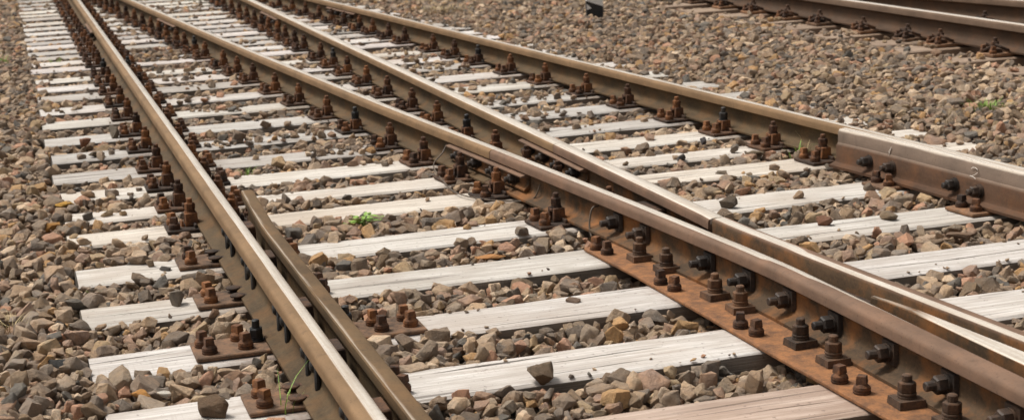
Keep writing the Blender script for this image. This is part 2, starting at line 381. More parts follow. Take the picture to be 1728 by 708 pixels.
# --- crossing frog
fr = empty('rail_crossing', (0, 0, 0), label='rusty bolted crossing frog where the two middle rails meet, with nose and wing rails', cat='rail crossing')
def lwx(y): return float(np.interp(y, [0, 4.05, 4.35, 5.078, 6.4], [1.400, 1.396, 1.379, 1.325, 1.2122]))-.0335
def rwx(y): return float(np.interp(y, [0.8, 4.55, 4.74, 4.82, 6.4], [1.785, 1.497, 1.491, 1.4965, 1.502]))-.0335
def shL(a, b, y):
    if y > 4.3: lo, hi = -.013, .034
    elif y > 3.5: t = (4.3-y)/.8; lo, hi = -.013+.036*t, .034
    else: t = min(1, (3.5-y)/.5); lo, hi = .023+.02*t, .034
    return shine(lo, hi, 1)(a, b, y)
def shR(a, b, y):
    if y > 4.74: return shC(a, b, y)
    if y > 4.2: return shine(-.026, .014, .8, .008, .138)(a, b, y)
    return shine(-.029, .004-.010*min(1, (4.2-y)), .9, .008, .138)(a, b, y)
lw = inst('wing_rail', sweep(PROF, path(lwx, .8, JN-.003, .12), RZ, shL, 'left wing rail', M_FROGRAIL), fr); lw['label'] = 'left wing rail carrying the row of black nuts'
rw = inst('closure_rail', sweep(PROF, path(rwx, 4.722, JN-.003, .09), RZ, shC, 'closure rail', M_FROGRAIL), fr); rw['label'] = 'closure rail ending at the throat of the crossing'
WING = [(-.0625, 0), (-.0625, .008), (-.046, .012), (-.034, .020), (-.033, .060), (-.0325, .130), (-.029, .1385), (-.018, .1412), (.006, .1418), (.024, .139), (.031, .134), (.0335, .126), (.0335, .104), (.029, .10), (.0105, .093), (.0075, .06), (.014, .026), (.0625, .008), (.0625, 0)]
rwx2 = lambda y: rwx(y)+.010
rw = inst('wing_rail', sweep(WING, path(rwx2, .8, 4.718, .09), RZ-.001, shR, 'right wing rail', M_FROGRAIL, head=lambda a, b, y: 1.0 if b > .137 or a > .03 else 0.0), fr); rw['label'] = 'right wing rail bent outward past the throat'  # left face kept in dark web colour to paint the shade of the flangeway
# nose (vee): left edge x = 1.437, right edge follows the diverging route
V = []; S = []; ystep = [3.70, 3.62, 3.5, 3.3, 3.0, 2.6, 2.0, 1.4, .8]
for i, y in enumerate(ystep):
    xl = 1.437; xr = max(xl+.016, 1.437+(3.72-y)*.0787+.008); zt = ZT-RZ-(.012 if i == 0 else .005 if i == 1 else 0.0); m = .004; sn_ = .42 if i < 3 else .8
    for (x, z, s_) in ((xl, .0, 0), (xl, zt-.02, 0), (xl, zt-m, .3), (xl+m, zt, sn_), (xr-m, zt, sn_), (xr, zt-m, .3), (xr, zt-.02, 0), (xr, .0, 0)):
        V.append((x, y, RZ+z+.002)); S.append(s_)
F = [(i*8+k, i*8+k+1, i*8+8+k+1, i*8+8+k) for i in range(len(ystep)-1) for k in range(7)]+[tuple(range(8))]
me = bpy.data.meshes.new('crossing nose'); me.from_pydata(V, [], F); me.materials.append(M_FROGRAIL)
me.attributes.new('shine', 'FLOAT', 'POINT').data.foreach_set('value', S)
bm = bmesh.new(); bm.from_mesh(me); bmesh.ops.recalc_face_normals(bm, faces=bm.faces); bm.to_mesh(me); bm.free()
inst('crossing_nose', me, fr)['label'] = 'pointed crossing nose with bright worn top'
# filler blocks in the flangeways
for y0, y1 in ((5.15, 5.32), (4.72, 4.9), (4.3, 4.5), (3.78, 4.0)):
    mb = MB(); ym = (y0+y1)/2; mb.box(lwx(ym)+.009, rwx(ym)-.009, y0, y1, RZ+.02, RZ+.085); inst('filler_block', mb.mesh('filler block', [M_RUSTDARK], .004), fr)
# long rust plate under the crossing
PL = [(1.114, 5.084), (1.135, 4.70), (1.150, 4.2), (1.160, 3.7), (1.178, 3.2), (1.20, 2.6), (1.24, .8)]; PR = [(1.56, 5.22), (1.58, 4.7), (1.60, 4.2), (1.63, 3.7), (1.67, 3.2), (1.73, 2.6), (1.9, .8)]
mb = MB(); V = []
for (a, b) in zip(PL, PR): V += [(a[0], a[1], .002), (a[0], a[1], RZ-.0015), (b[0], b[1], RZ-.0015), (b[0], b[1], .002)]
n = len(PL); F = [(i*4+k, i*4+(k+1) % 4, i*4+4+(k+1) % 4, i*4+4+k) for i in range(n-1) for k in range(4)]+[(3, 2, 1, 0), tuple((n-1)*4+k for k in range(4))]
mb.add(V, F); inst('base_plate', mb.mesh('crossing base plate', [M_FROGPLATE], .003), fr)['label'] = 'long orange rust base plate under the crossing'
ME_WEBNUT = MB()
ME_WEBNUT.box(-.032, .032, -.032, .032, 0, .012, 0, .003)
ME_WEBNUT.lathe([(.024, .012), (.024, .020)], 14); ME_WEBNUT.lathe([(.0225, .020), (.0235, .022), (.0235, .044), (.020, .048)], 6, ph=.3); ME_WEBNUT.lathe([(.0125, .048), (.0125, .070), (.010, .073)], 10)
ME_WEBNUT = ME_WEBNUT.mesh('web nut', [M_NUT], 0, 30)
for y in (5.152, 4.944, 4.49, 4.244, 4.0, 3.733, 3.448, 3.177, 2.916, 2.6):
    inst('web_nut', ME_WEBNUT, fr, (lwx(y)-.0085, y, RZ+.059), rot=ML)
mb = MB(); mb.box(-.036, .036, -.034, .034, 0, .020, 0, .002); CL_TOP = .020
mb.lathe([(.0235, .020), (.0235, .026), (.021, .0265), (.021, .028), (.0235, .0285), (.0235, .034)], 14)
mb.lathe([(.0215, .034), (.0225, .036), (.0225, .058), (.019, .061)], 6, ph=.5); mb.lathe([(.0125, .061), (.0125, .076), (.010, .079)], 10)
ME_CLAMPBOLT = mb.mesh('square clamp with bolt', [M_CLAMP], .0015, 30)
for (x, y) in ((1.223, 4.833), (1.244, 4.656), (1.251, 4.296), (1.258, 4.135), (1.259, 3.761), (1.263, 3.586), (1.266, 3.23), (1.283, 3.062), (1.285, 2.7)):
    a = lwx(y)-.0625; inst('clamp_bolt', ME_CLAMPBOLT, fr, (min(x, a-.004), y, RZ-.001), rz=random.uniform(-.12, .12)+.05)
# coach screw: spring washer, flange, square head
def screw(name, mat):
    mb = MB()
    mb.lathe([(.0215, 0), (.0225, .002), (.0225, .006), (.020, .0075), (.020, .009), (.0225, .0095), (.0225, .0135)], 14)
    mb.lathe([(.0215, .0135), (.021, .018), (.015, .024), (.0135, .026)], 14)
    mb.lathe([(.0185, .0255), (.0185, .026), (.0165, .044), (.0155, .0455)], 4, ph=.7)
    return mb.mesh(name, [mat], 0, 32)
ME_SCREW = screw('coach screw', M_RUST)
for (x, y) in ((1.142, 5.04), (1.155, 4.96), (1.167, 4.522), (1.176, 4.433), (1.187, 3.986), (1.195, 3.901), (1.205, 3.448), (1.214, 3.353), (1.22, 2.9)):
    inst('screw', ME_SCREW, fr, (max(x, 1.145), y, RZ-.0015), rz=random.uniform(0, 1.5))
# --- fishplated joints
FP = [(-.036, .030), (-.036, .036), (-.016, .050), (-.014, .072), (-.034, .084), (-.048, .0855), (-.049, .0905), (-.012, .0985), (-.009, .09), (-.0085, .05), (-.012, .034)]
def fishplate(fx, y0, y1, side, label, mat, detail):
    p = [(side*a, b) for a, b in FP]
    o = empty('fishplate', (0, 0, 0), label=label, cat='fishplate')
    inst('bar', sweep(p, path(fx, y0, y1, .2), RZ, lambda a, b, y: 0, 'fishplate bar', mat, head=lambda a, b, y: 1.0 if b > .083 else 0.0), o)
    for k in range(4):
        y = y0+(y1-y0)*(.14+.24*k); inst('bolt', ME_WEBBOLT if detail else ME_WEBBOLT, o, (fx(y)-side*-.014 if side < 0 else fx(y)-.014, y, RZ+.061), rot=ML)
    return o
fishplate(lambda y: bx(y) if y > JN else lwx(y), 5.95, 6.80, 1, 'rusty fishplate with black bolts at the near joint of the second rail', M_FROGRAIL, 1)
fishplate(lambda y: cx(y), 5.95, 6.76, 1, 'orange rusted fishplate at the near joint of the third rail', M_FROGRAIL, 1)
for fx, nm in ((ax, 'leftmost rail'), (bx, 'second rail from the left'), (cx, 'third rail from the left'), (dx, 'fourth rail from the left')):
    fishplate(fx, 13.35, 14.2, 1, 'rusty fishplate at the distant joint of the '+nm, M_FROGRAIL, 0)

# ------------------------------------------------------------ sleepers
def sleeper_mesh(name, x0, x1, y0, y1, h, cracks, mats, seed, nx=None, amp=.0065):
    L = x1-x0; W = y1-y0; nx = nx or max(8, int(L/.05)); rs = random.Random(seed)
    rows = [(-1, 0, -h), (-1, 0, -.035), (0, .004, -.004), (0, .012, 0)]    # (kind, y, z): kind k>=0 crack k
    body = []
    cr = sorted(cracks, key=lambda c: c[2])
    for ci, c in enumerate(cr):
        for t in (-1, 0, 1): body.append(('c', ci, t))
    V = []; n = 0
    prof0 = None
    for i in range(nx+1):
        x = x0+L*i/nx; col = []
        e0 = amp*noise.noise(Vector((x*2.5, seed*3.7, 0)))*1.6+amp*.5*noise.noise(Vector((x*14, seed, 1)))
        e1 = amp*noise.noise(Vector((x*2.5, seed*5.1, 7)))*1.6+amp*.5*noise.noise(Vector((x*14, seed, 5)))
        zt = lambda yy: .0025*noise.noise(Vector((x*3, yy*9, seed)))-.0005
        cx_ = x-(.004 if i == nx else 0)+(.004 if i == 0 else 0)
        col += [(x, y0+e0, -h), (x, y0+e0, -.03), (x, y0+e0+.001, -.008), (cx_, y0+e0+.010, zt(y0)-.001)]
        yl = [(y0+W*.25, None), (y0+W*.75, None)]
        pts = [(y0+W*.12, 0)]
        for (a, b, f, wd, sl) in cr:
            t = (x-a)/(b-a); ww = wd*2.4*math.sin(math.pi*t)**.5 if 0 < t < 1 else 0
            ww *= .7+.5*noise.noise(Vector((x*12, f*9, seed)))
            yc = y0+W*f+sl*(x-a)+.006*noise.noise(Vector((x*4, f*31, seed)))+.003*noise.noise(Vector((x*16, f*3, seed)))
            g = max(.0007, ww/2); pts += [(yc-g, 0), (yc, -ww*3.2), (yc+g, 0)]
        pts += [(y0+W*.9, 0)]
        lo = y0+.014
        for (yy, dz) in pts:
            yy = min(max(yy, lo), y1-.02); lo = yy+.0003; col.append((cx_, yy, zt(yy)+dz))
        col += [(cx_, y1+e1-.010, zt(y1)-.001), (x, y1+e1-.001, -.008), (x, y1+e1, -.03), (x, y1+e1, -h)]
        n = len(col); V += col
    F = []; MI = []
    for i in range(nx):
        for k in range(n-1):
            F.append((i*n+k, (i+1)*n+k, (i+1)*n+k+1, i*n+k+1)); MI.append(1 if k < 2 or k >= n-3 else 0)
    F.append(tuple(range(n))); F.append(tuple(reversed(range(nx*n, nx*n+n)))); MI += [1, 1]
    me = bpy.data.meshes.new(name); me.from_pydata(V, [], F)
    for m in mats: me.materials.append(m)
    me.polygons.foreach_set('material_index', MI)
    ST = []
    for v in V:
        d_ = min([abs(v[0]-f(v[1])) for f in RAILS.values()]) if v[0] < 4 else abs(v[0]-EX)
        ST.append(max(0, 1-max(0, d_-.10)/.17)*.75+(.25*max(0, 1-(v[0]-x0)/.05)))
    me.attributes.new('stain', 'FLOAT', 'POINT').data.foreach_set('value', ST)
    bm = bmesh.new(); bm.from_mesh(me); bmesh.ops.recalc_face_normals(bm, faces=bm.faces); bm.to_mesh(me); bm.free()
    me.shade_smooth(); me.set_sharp_from_angle(angle=R(32)); return me
ORD = ['lowest', 'second', 'third', 'fourth', 'fifth', 'sixth', 'seventh', 'eighth', 'ninth', 'tenth', 'eleventh', 'twelfth', 'thirteenth', 'fourteenth', 'fifteenth', 'sixteenth', 'seventeenth', 'eighteenth', 'nineteenth', 'twentieth',
       'twenty-first', 'twenty-second', 'twenty-third', 'twenty-fourth', 'twenty-fifth', 'twenty-sixth', 'twenty-seventh', 'twenty-eighth', 'twenty-ninth', 'thirtieth', 'thirty-first', 'thirty-second', 'thirty-third', 'thirty-fourth']
CRK = {1: [(.30, .62, .80, .007, .05), (.56, .92, .62, .004, .01), (.75, 1.18, .80, .005, -.03), (.50, .85, .25, .003, .02), (-.6, -.3, .35, .004, 0), (1.7, 2.4, .35, .004, 0)],
       2: [(-.62, -.38, .72, .007, .05), (.5, 1.0, .15, .003, 0), (1.75, 2.6, .45, .004, 0)], 3: [(1.55, 2.3, .28, .005, .01), (-.55, -.25, .5, .003, 0)],
       0: [(.9, 1.15, .45, .003, 0), (1.9, 2.9, .4, .005, 0)], 4: [(1.5, 2.1, .2, .004, 0), (.3, .9, .6, .003, 0)]}
TINT = {0: (.74, .60, .52), 1: (1, .97, .94), 5: (1, .955, .88), 6: (.98, .95, .90), 1: (.97, .96, .95)}
SLEEPERS = []
allY = [(y, None) for y in YB]+[(y, i) for i, y in enumerate(YF)]
for y, i in allY:
    k = i if i is not None else 40
    gap = (YF[i]-YF[i-1]) if (i or 0) > 0 else .53
    W = .252 if gap > .44 else .215
    W *= random.uniform(.96, 1.03)
    x0 = -.583+random.uniform(-.012, .012); x1 = xright(y)+random.uniform(-.04, .04)
    c = CRK.get(i, [])
    if i is not None and i > 4 and i < 14:
        c = [(a, a+random.uniform(.3, .8), random.uniform(.2, .8), random.uniform(.002, .005), random.uniform(-.02, .02)) for a in (random.uniform(-.5, .2), random.uniform(.6, 2.4))]
    me = sleeper_mesh('sleeper', x0, x1, y-W, y, .15, c, [M_WOOD, M_SIDESHADE], k+random.random(), None if (i is None or i < 12) else 40)
    o = bpy.data.objects.new('sleeper', me); link(o)
    t = TINT.get(i) or tuple(np.array([1, 1-random.uniform(0, .03), 1-random.uniform(.0, .06)])*random.uniform(.72, 1.04)); o.color = (*t, 1)
    lab = {0: 'reddish brown timber sleeper, the lowest one at the bottom right of the photo', 1: 'white sleeper with long dark splits, the second from the bottom edge', 2: 'white sleeper with split left end and four big screws, third from the bottom edge'}.get(i)
    if i is not None: tag(o, lab or 'bleached white wooden sleeper, the %s one counting up from the bottom edge' % ORD[i], 'sleeper', 'sleepers under the turnout')
    else: tag(o, 'timber sleeper cut off by the bottom right corner below the reddish one', 'sleeper')
    SLEEPERS.append((x0, x1, y-W, y, 0.0))
fo = 0
for y in FYS:
    x0 = 4.60+random.uniform(-.05, .05); fo += 1
    me = sleeper_mesh('sleeper', x0, 7.3, y-.13, y+.13, .12, [], [M_WOODFAR, M_WOODFAR], y, 30)
    o = bpy.data.objects.new('sleeper', me); o.location.z = EZ-.022; link(o); o.color = (1, 1, 1, 1)
    tag(o, 'dusty brown half buried sleeper of the far track, %s from its near end' % ORD[fo-1].replace('lowest', 'first'), 'sleeper', 'sleepers of the far track')
    SLEEPERS.append((x0, 7.3, y-.13, y+.13, EZ-.022))

# ------------------------------------------------------------ rail fastenings
mb = MB(); mb.box(-.180, .180, -.080, .080, .002, RZ-.001, 0)
for s in (-1, 1): mb.box(s*.066-.0, s*.066+s*.010 if s > 0 else s*.066, -.07, .07, RZ-.003, RZ+.014) if s > 0 else mb.box(-.076, -.066, -.07, .07, RZ-.003, RZ+.014)
ME_BASE = mb.mesh('ribbed base plate', [M_RUSTDARK], .003)
mb = MB(); mb.box(-.200, .075, -.082, .082, .002, RZ-.001); ME_WIDEBASE = mb.mesh('slide base plate', [M_PLATE], .003)
mb = MB(); mb.box(-.270, .40, -.085, .085, .002, RZ-.001); ME_LONGBASE = mb.mesh('long base plate', [M_PLATE], .003)
mb = MB()   # U-shaped clamp standing at the left foot
mb.box(-.024, .026, -.030, -.014, 0, .050, 0, .002); mb.box(-.024, .026, .014, .030, 0, .050, 0, .002); mb.box(-.024, .026, -.0135, .0135, .036, .048); mb.box(.004, .030, -.028, .028, -.004, .018); mb.box(-.040, -.028, -.022, .022, -.004, .022, 0, .002)
ME_CLAMP = mb.mesh('rail clamp', [M_RUST], .0025)
ME_KBOLT = hexm('clamp bolt', [M_RUST, M_RUST], .036, .024, .0115, .018, .0225); ME_KBOLTD = hexm('dark clamp bolt', [M_BLACK, M_BLACK], .036, .024, .0115, .024, .0225)
mb = MB(); mb.lathe([(.012, -.002), (.012, .006), (.024, .009), (.025, .014), (.016, .017)], 12); mb.box(-.005, .034, -.012, .012, .0085, .0135); ME_FLATCLIP = mb.mesh('flat foot clip', [M_RUSTDARK], .0015)
RN = {'A': 'leftmost rail', 'B': 'second rail from the left', 'C': 'third rail from the left', 'D': 'fourth rail from the left'}
for i, yf in enumerate(YF):
    if i > 32: continue
    W = SLEEPERS[1+i][3]-SLEEPERS[1+i][2]; y = yf-W/2
    for nm, fx in RAILS.items():
        if nm in 'BC' and y < 5.25: continue
        rx = fx(y); slope = (fx(y+.1)-fx(y-.1))/.2; rz = -math.atan(slope)
        lab = 'rusty fastening of the %s on the %s sleeper from the bottom' % (RN[nm].replace(' from the left', ''), ORD[i])
        u_, v_, _d = project(rx, y, 0)
        if not (-160 < u_ < 1880 and -40 < v_ < 860): continue
        f = empty('rail_fastening', (rx, y, 0), rz, label=lab, cat='rail fastening', group='fastenings of the %s' % RN[nm])
        check = (nm == 'A' and i <= 4) or (nm == 'D' and y < 5.6)
        if check:
            if nm == 'A' and i == 2:
                inst('base_plate', ME_LONGBASE, f)
                for (x, yy) in ((-.240, .03), (-.228, -.045), (-.135, .05), (-.125, -.04), (.262, .03), (.272, -.04), (.358, .04), (.362, -.03)): inst('screw', ME_SCREW, f, (x, yy, RZ-.001), random.uniform(0, 1.5))
                for x in (-.085, .185): inst('bolt', ME_KBOLTD, f, (x, .02 if x < 0 else .05, RZ))
                f['label'] = 'long rust plate with eight screws and black bolts under the leftmost rail'
            else:
                inst('base_plate', ME_WIDEBASE, f, (0 if nm == 'A' else -.03, 0, 0))
                for yy in (-.042, .042): inst('screw', ME_SCREW, f, (-.155 if nm == 'A' else -.185, yy, RZ-.001), random.uniform(0, 1.5))
                for yy in (-.05, .05): inst('flat_clip', ME_FLATCLIP, f, (-.072 if nm == 'A' else -.125, yy, RZ+.001))
                if nm == 'A':
                    for yy in (-.042, .042): inst('screw', ME_SCREW, f, (.205, yy, .002), random.uniform(0, 1.5))
            continue
        inst('base_plate', ME_BASE, f)
        dark = (nm, i) in (('A', 15), ('B', 9), ('B', 17), ('C', 8), ('C', 14), ('D', 7), ('D', 13))
        for s in (-1, 1):
            if s > 0 and nm != 'A': continue
            o = inst('clamp', ME_CLAMP, f, (s*.082, 0, RZ), 0 if s < 0 else math.pi)
            inst('bolt', ME_KBOLTD if dark else ME_KBOLT, f, (s*.082, 0, RZ+.0485), random.uniform(0, 1))
            for yy in (-.045, .045): inst('screw', ME_SCREW, f, (s*.150, yy, RZ-.001), random.uniform(0, 1.5))

# ------------------------------------------------------------ far track at top right
HF = 1.21
def fpath(x0, y0, x1, y1): return [(x0+(x1-x0)*i/20, y0+(y1-y0)*i/20) for i in range(21)]
me = sweep(PROF, fpath(EX, 3, EX, 24), EZ, shine(-.026, .03, .8), 'far rail', M_FAR, HF)
tag(link(bpy.data.objects.new('rail', me)), 'nearer brown rail of the far track at the top right', 'rail')
me = sweep(PROF, fpath(6.40, 6.9, 5.36, 13.0), EZ, shine(-.026, .03, .7), 'far rail two', M_FAR, HF)
tag(link(bpy.data.objects.new('rail', me)), 'farther converging rail of the far track in the top right corner', 'rail')
mb = MB(); mb.box(-.19, .16, -.085, .085, -.020, -.001); ME_FPLATE = mb.mesh('far base plate', [M_PLATE], .003)
mb = MB()
for s in (-1, 1):
    mb.tube([(-.015, s*.015, .035), (-.03, s*.045, .052), (-.015, s*.072, .040), (.02, s*.078, .022), (.045, s*.062, .016)], .010, 7)
    mb.tube([(-.015, s*.015, .035), (-.04, s*.014, .028), (-.055, s*.03, .012), (-.05, s*.055, .008)], .010, 7)
mb.box(-.045, .03, -.032, .032, -.001, .018, 0, .004)
ME_SPRING = mb.mesh('spring clip', [M_RUSTDARK], 0)
ME_FBOLT = hexm('far bolt', [M_RUSTDARK, M_RUSTDARK], .040, .026, .013, .024, .026, spring=False)
for j, y in enumerate(FYS):
    f = empty('rail_fastening', (EX, y, EZ), label='dark spring clip fastening on the far track rail, %s from its near end' % ORD[j].replace('lowest', 'first'), cat='rail fastening', group='spring clips along the far track')
    inst('base_plate', ME_FPLATE, f); inst('spring_clip', ME_SPRING, f, (-.112, 0, 0)); inst('bolt', ME_FBOLT, f, (-.118, 0, .036)); 
    for yy in (-.05, .05): inst('screw', ME_SCREW, f, (-.165, yy, -.001))
for q, y in enumerate((8.5, 9.1, 9.7)):
    x = 6.40+(y-6.9)/6.1*(-1.04)-.11
    f = empty('rail_fastening', (x, y, EZ), .16, label='small dark clip before the farther rail in the top right corner, %s from the right' % ('first', 'second', 'third')[q], cat='rail fastening', group='clips on the farther far track rail')
    inst('spring_clip', ME_SPRING, f); inst('bolt', ME_FBOLT, f, (-.006, 0, .036))

# ------------------------------------------------------------ marker post
p = empty('marker_post', (3.91, 12.42, .045), R(-12), label='short black and white striped marker post standing in the gravel', cat='post')
mb = MB(); PH = .62; PW = .068; zs = [-.1, 0.0]
def dz(x): return x*.75
cuts = [(-.12, -.12, 1), (.12, .12, 1), (.235, .235, 0), (.36, .36, 1), (.48, .48, 0), (PH, PH, 0)]
lv = [-.15, .098, .235, .36, .48, PH]; mi = [1, 0, 1, 0, 1]
for k in range(5):
    z0, z1 = lv[k], lv[k+1]; s0 = 0 if k == 0 else 1; s1 = 0 if k == 4 else 1; e = .36
    vs = []
    for zz, s_ in ((z0, s0), (z1, s1)):
        for (x, y_) in ((-PW, -PW*.45), (PW, -PW*.45), (PW, PW*.45), (-PW, PW*.45)): vs.append((x, y_, zz-s_*x*e))
    mb.add(vs, [(0, 1, 5, 4), (1, 2, 6, 5), (2, 3, 7, 6), (3, 0, 4, 7)]+([(4, 5, 6, 7)] if k == 4 else []), mi[k])
inst('post', mb.mesh('striped post', [M_WHITE, M_BLK], 0), p)
mb = MB(); mb.add([(-PW+.001, -PW*.45-.002, .05), (-PW+.04, -PW*.45-.002, .062), (-PW+.001, -PW*.45-.002, .10)], [(0, 1, 2)], 0); inst('white_corner', mb.mesh('corner', [M_WHITE], 0, 0), p)

# ------------------------------------------------------------ wires
def wire(pts, r, label, nm='bond_wire'):
    # smooth through points
    P = [Vector(q) for q in pts]; Q = []
    for i in range(len(P)-1):
        a = P[max(i-1, 0)]; b = P[i]; c = P[i+1]; d = P[min(i+2, len(P)-1)]
        for k in range(6):
            t = k/6; Q.append(.5*((2*b)+(c-a)*t+(2*a-5*b+4*c-d)*t*t+(3*b-a-3*c+d)*t**3))
    Q.append(P[-1]); mb = MB(); mb.tube(Q, r, 6); o = inst(nm, mb.mesh(nm, [M_WIRE], 0), None); return tag(o, label, 'wire')
bw = lambda y: (bx(y) if y > JN else lwx(y))
wire([(bw(6.86)-.02, 6.86, RZ+.085), (bw(6.84)-.05, 6.84, RZ+.05), (1.02, 6.75, .03), (.985, 6.45, .015), (.975, 6.2, .012), (1.05, 6.02, .012), (1.15, 5.93, .014), (bw(5.88)-.03, 5.86, .035), (bw(5.85)-.012, 5.84, RZ+.075)], .003, 'thin bond wire looped round the near joint of the second rail')
wire([(bw(5.30)-.012, 5.32, RZ+.085), (bw(5.3)-.04, 5.31, RZ+.078), (bw(5.3)-.055, 5.30, .04), (bw(5.3)-.06, 5.27, .004)], .0035, 'short bent wire hanging on the web at the start of the crossing')

# ------------------------------------------------------------ stones
def stone_mesh(seed):
    rs = random.Random(seed); bm = bmesh.new()
    sx, sy, sz = 1, rs.uniform(.62, .95), rs.uniform(.40, .75)
    for k in range(rs.randint(15, 24)):
        v = Vector((rs.gauss(0, 1), rs.gauss(0, 1), rs.gauss(0, 1))).normalized()
        m = max(abs(v.x), abs(v.y), abs(v.z)); v = v*(.62/m+.38)*rs.uniform(.80, 1.04)*.5
        bm.verts.new((v.x*sx, v.y*sy, v.z*sz))
    r = bmesh.ops.convex_hull(bm, input=bm.verts)
    bmesh.ops.delete(bm, geom=list({g for g in r['geom_interior']+r['geom_unused'] if isinstance(g, bmesh.types.BMVert)}), context='VERTS')
    bmesh.ops.dissolve_limit(bm, angle_limit=R(17), verts=bm.verts, edges=bm.edges)
    bmesh.ops.bevel(bm, geom=list(bm.edges), offset=.013, segments=1, affect='EDGES', clamp_overlap=True)
    bmesh.ops.triangulate(bm, faces=bm.faces)
    big = [e for e in bm.edges if e.calc_length() > .16]
    bmesh.ops.subdivide_edges(bm, edges=big, cuts=1); bmesh.ops.triangulate(bm, faces=bm.faces)
    big = [e for e in bm.edges if e.calc_length() > .16]
    bmesh.ops.subdivide_edges(bm, edges=big, cuts=1); bmesh.ops.triangulate(bm, faces=bm.faces)
    bmesh.ops.recalc_face_normals(bm, faces=bm.faces); bm.normal_update()
    mv = [(v, v.normal*(.034*noise.noise(v.co*3.2+Vector((seed, 0, 0)))+.022*noise.noise(v.co*8+Vector((0, seed, 0))))) for v in bm.verts]
    for v, d in mv: v.co += d
    me = bpy.data.meshes.new('crushed stone'); bm.to_mesh(me); bm.free(); me.materials.append(M_STONE); me.shade_smooth(); me.set_sharp_from_angle(angle=R(24)); return me
NK = 26
KIND = [stone_mesh(100+k) for k in range(NK)]
def cover(x, y):
    c = noise.noise(Vector((x*1.9, y*1.9, 5.5)))          # stones lie on the timber in drifts
    if x > 4.3: return .22 if c > .0 else .05
    if x > xright(y)-.07: return .6
    if x > dx(y)+.05: return .05 if c < .1 else .35
    if x < -.06:
        if x > -.22 and y > 5.4: return .2
        return (.0 if y < 7 else .006) if c < .3 or y > 12 else .10
    if x < bx(y):
        if 11.9 < y < 12.7: return .95
        if y < 7: return .0 if c < .35 else .06
        return .015 if c < .16 else .4 if y < 9.5 else .10
    if x < dx(y): return .004 if y < 5.3 else (.008 if c < .2 else .14) if y < 7.2 else (.01 if c < .22 else .2)
    return .5
def rail_near(x, y):
    m = min(abs(x-f(y)) for f in RAILS.values())
    return min(m, abs(x-EX))
SA = np.array(SLEEPERS)
PTS = []
def scatter(cell, smin, smax, zoff, keep, top):
    for yy in np.arange(2.5, 21.5, cell):
        for xx in np.arange(-2.2, 9.2, cell):
            if keep < 1 and random.random() > keep: continue
            x = xx+random.uniform(-.5, .5)*cell; y = yy+random.uniform(-.5, .5)*cell
            u, v, d = project(x, y, 0); mg = FPX*.45/d
            if u < -mg or u > 1728+mg or v < -mg*.5 or v > 708+mg: continue
            if zoff < -.02 and (x > 4 or y > 15): continue
            s = smin+(smax-smin)*random.random()**2.0
            ov = .006 if (y < 5.3 and x > .45) else ((-.010 if y < 8 else .002) if top else .012)
            if x < -.5 and y < 9: ov = .016
            m = (SA[:, 0] < x+max(ov, .004)) & (SA[:, 1] > x-.012) & (SA[:, 2] < y+ov) & (SA[:, 3] > y-ov)
            h = H(x, y); z = h+zoff+random.uniform(-.010, .010); on = False
            if m.any():
                if not top: continue
                zs = SA[m][0][4]
                if random.random() > cover(x, y): continue
                rn = rail_near(x, y)
                if rn < .19: continue
                s = min(s, .055); z = zs+s*.16; on = True
            rn = rail_near(x, y)
            if not on and rn < .062+s*.45:
                if zoff > 0 and random.random() < .7: continue
                z = min(z, -.02-s*.30)
                if rn > .06: z = min(z+.012, -.012-s*.2)
            # crossing plate
            if y < 5.25 and 1.10 < x < 1.68 and not on: z = min(z, -.055-s*.2)
            elif y < 5.25 and 1.10 < x < 1.68: continue
            if y < 6.0 and -.02 < x < .12: z = min(z, -.06)
            if abs(x-EX) < .16 and z > EZ-.09: z = EZ-.11
            flat = .35 if random.random() < .75 else 1.3
            PTS.append((x, y, z, s, random.gauss(0, flat), random.gauss(0, flat), random.uniform(0, 6.28), random.randrange(NK), random.uniform(.8, 1.15), random.uniform(.85, 1.25), on or zoff > 0))
scatter(.034, .028, .046, -.030, 1, False)
scatter(.038, .027, .065, -.010, 1, True)
scatter(.050, 0.033, .086, .006, .80, True)
for _ in range(2600):                                                     # grit and chips lying on the timber in drifts
    x0, x1, y0, y1, zz = random.choice(SLEEPERS[:26]); x = random.uniform(x0, x1); y = random.choice((y0, y1))+random.gauss(0, .035); y = min(max(y, y0+.008), y1-.008)
    if noise.noise(Vector((x*3.1, y*3.1, 2.2))) < .12 or rail_near(x, y) < .10 or (y < 5.25 and 1.1 < x < 1.68): continue
    s_ = random.uniform(.005, .017)
    PTS.append((x, y, zz+s_*.2, s_, random.gauss(0, .4), random.gauss(0, .4), random.uniform(0, 6.28), random.randrange(NK), 1, 1, False))
# which 300 show largest: parts of the bed; the rest one stuff object
best = []
for i, q in enumerate(PTS):
    if not q[10]: continue
    u, v, d = project(q[0], q[1], q[2])
    if 5 < u < 1723 and 5 < v < 703 and not any(0 < q[0]-f(q[1]) < .34 for f in RAILS.values()): best.append((q[3]/d, i))
best.sort(reverse=True); pick = [i for _, i in best[:300]]; ps = set(pick)
tcol = bpy.data.collections.new('stone kinds'); scene.collection.children.link(tcol)
seen = set()
for i in pick:
    q = PTS[i]; k = q[7]
    if len(seen) < NK and k in seen and len(pick)-pick.index(i) <= 0: pass
    o = bpy.data.objects.new('stone', KIND[k]); o.location = q[:3]; o.rotation_euler = (q[4], q[5], q[6]); s = q[3]*1.12; o.scale = (s, s*q[8], s*q[9])
    if k not in seen: tcol.objects.link(o); seen.add(k)
    else: COL.objects.link(o)
    o.parent = GROUND
rest = [q for i, q in enumerate(PTS) if i not in ps]
kmap = {k: j for j, k in enumerate(sorted(seen))}; nk = len(seen)
pm = bpy.data.meshes.new('ballast_stones'); pm.from_pydata([q[:3] for q in rest], [], [])
A_ = np.array([q[:10] for q in rest], dtype=np.float32)
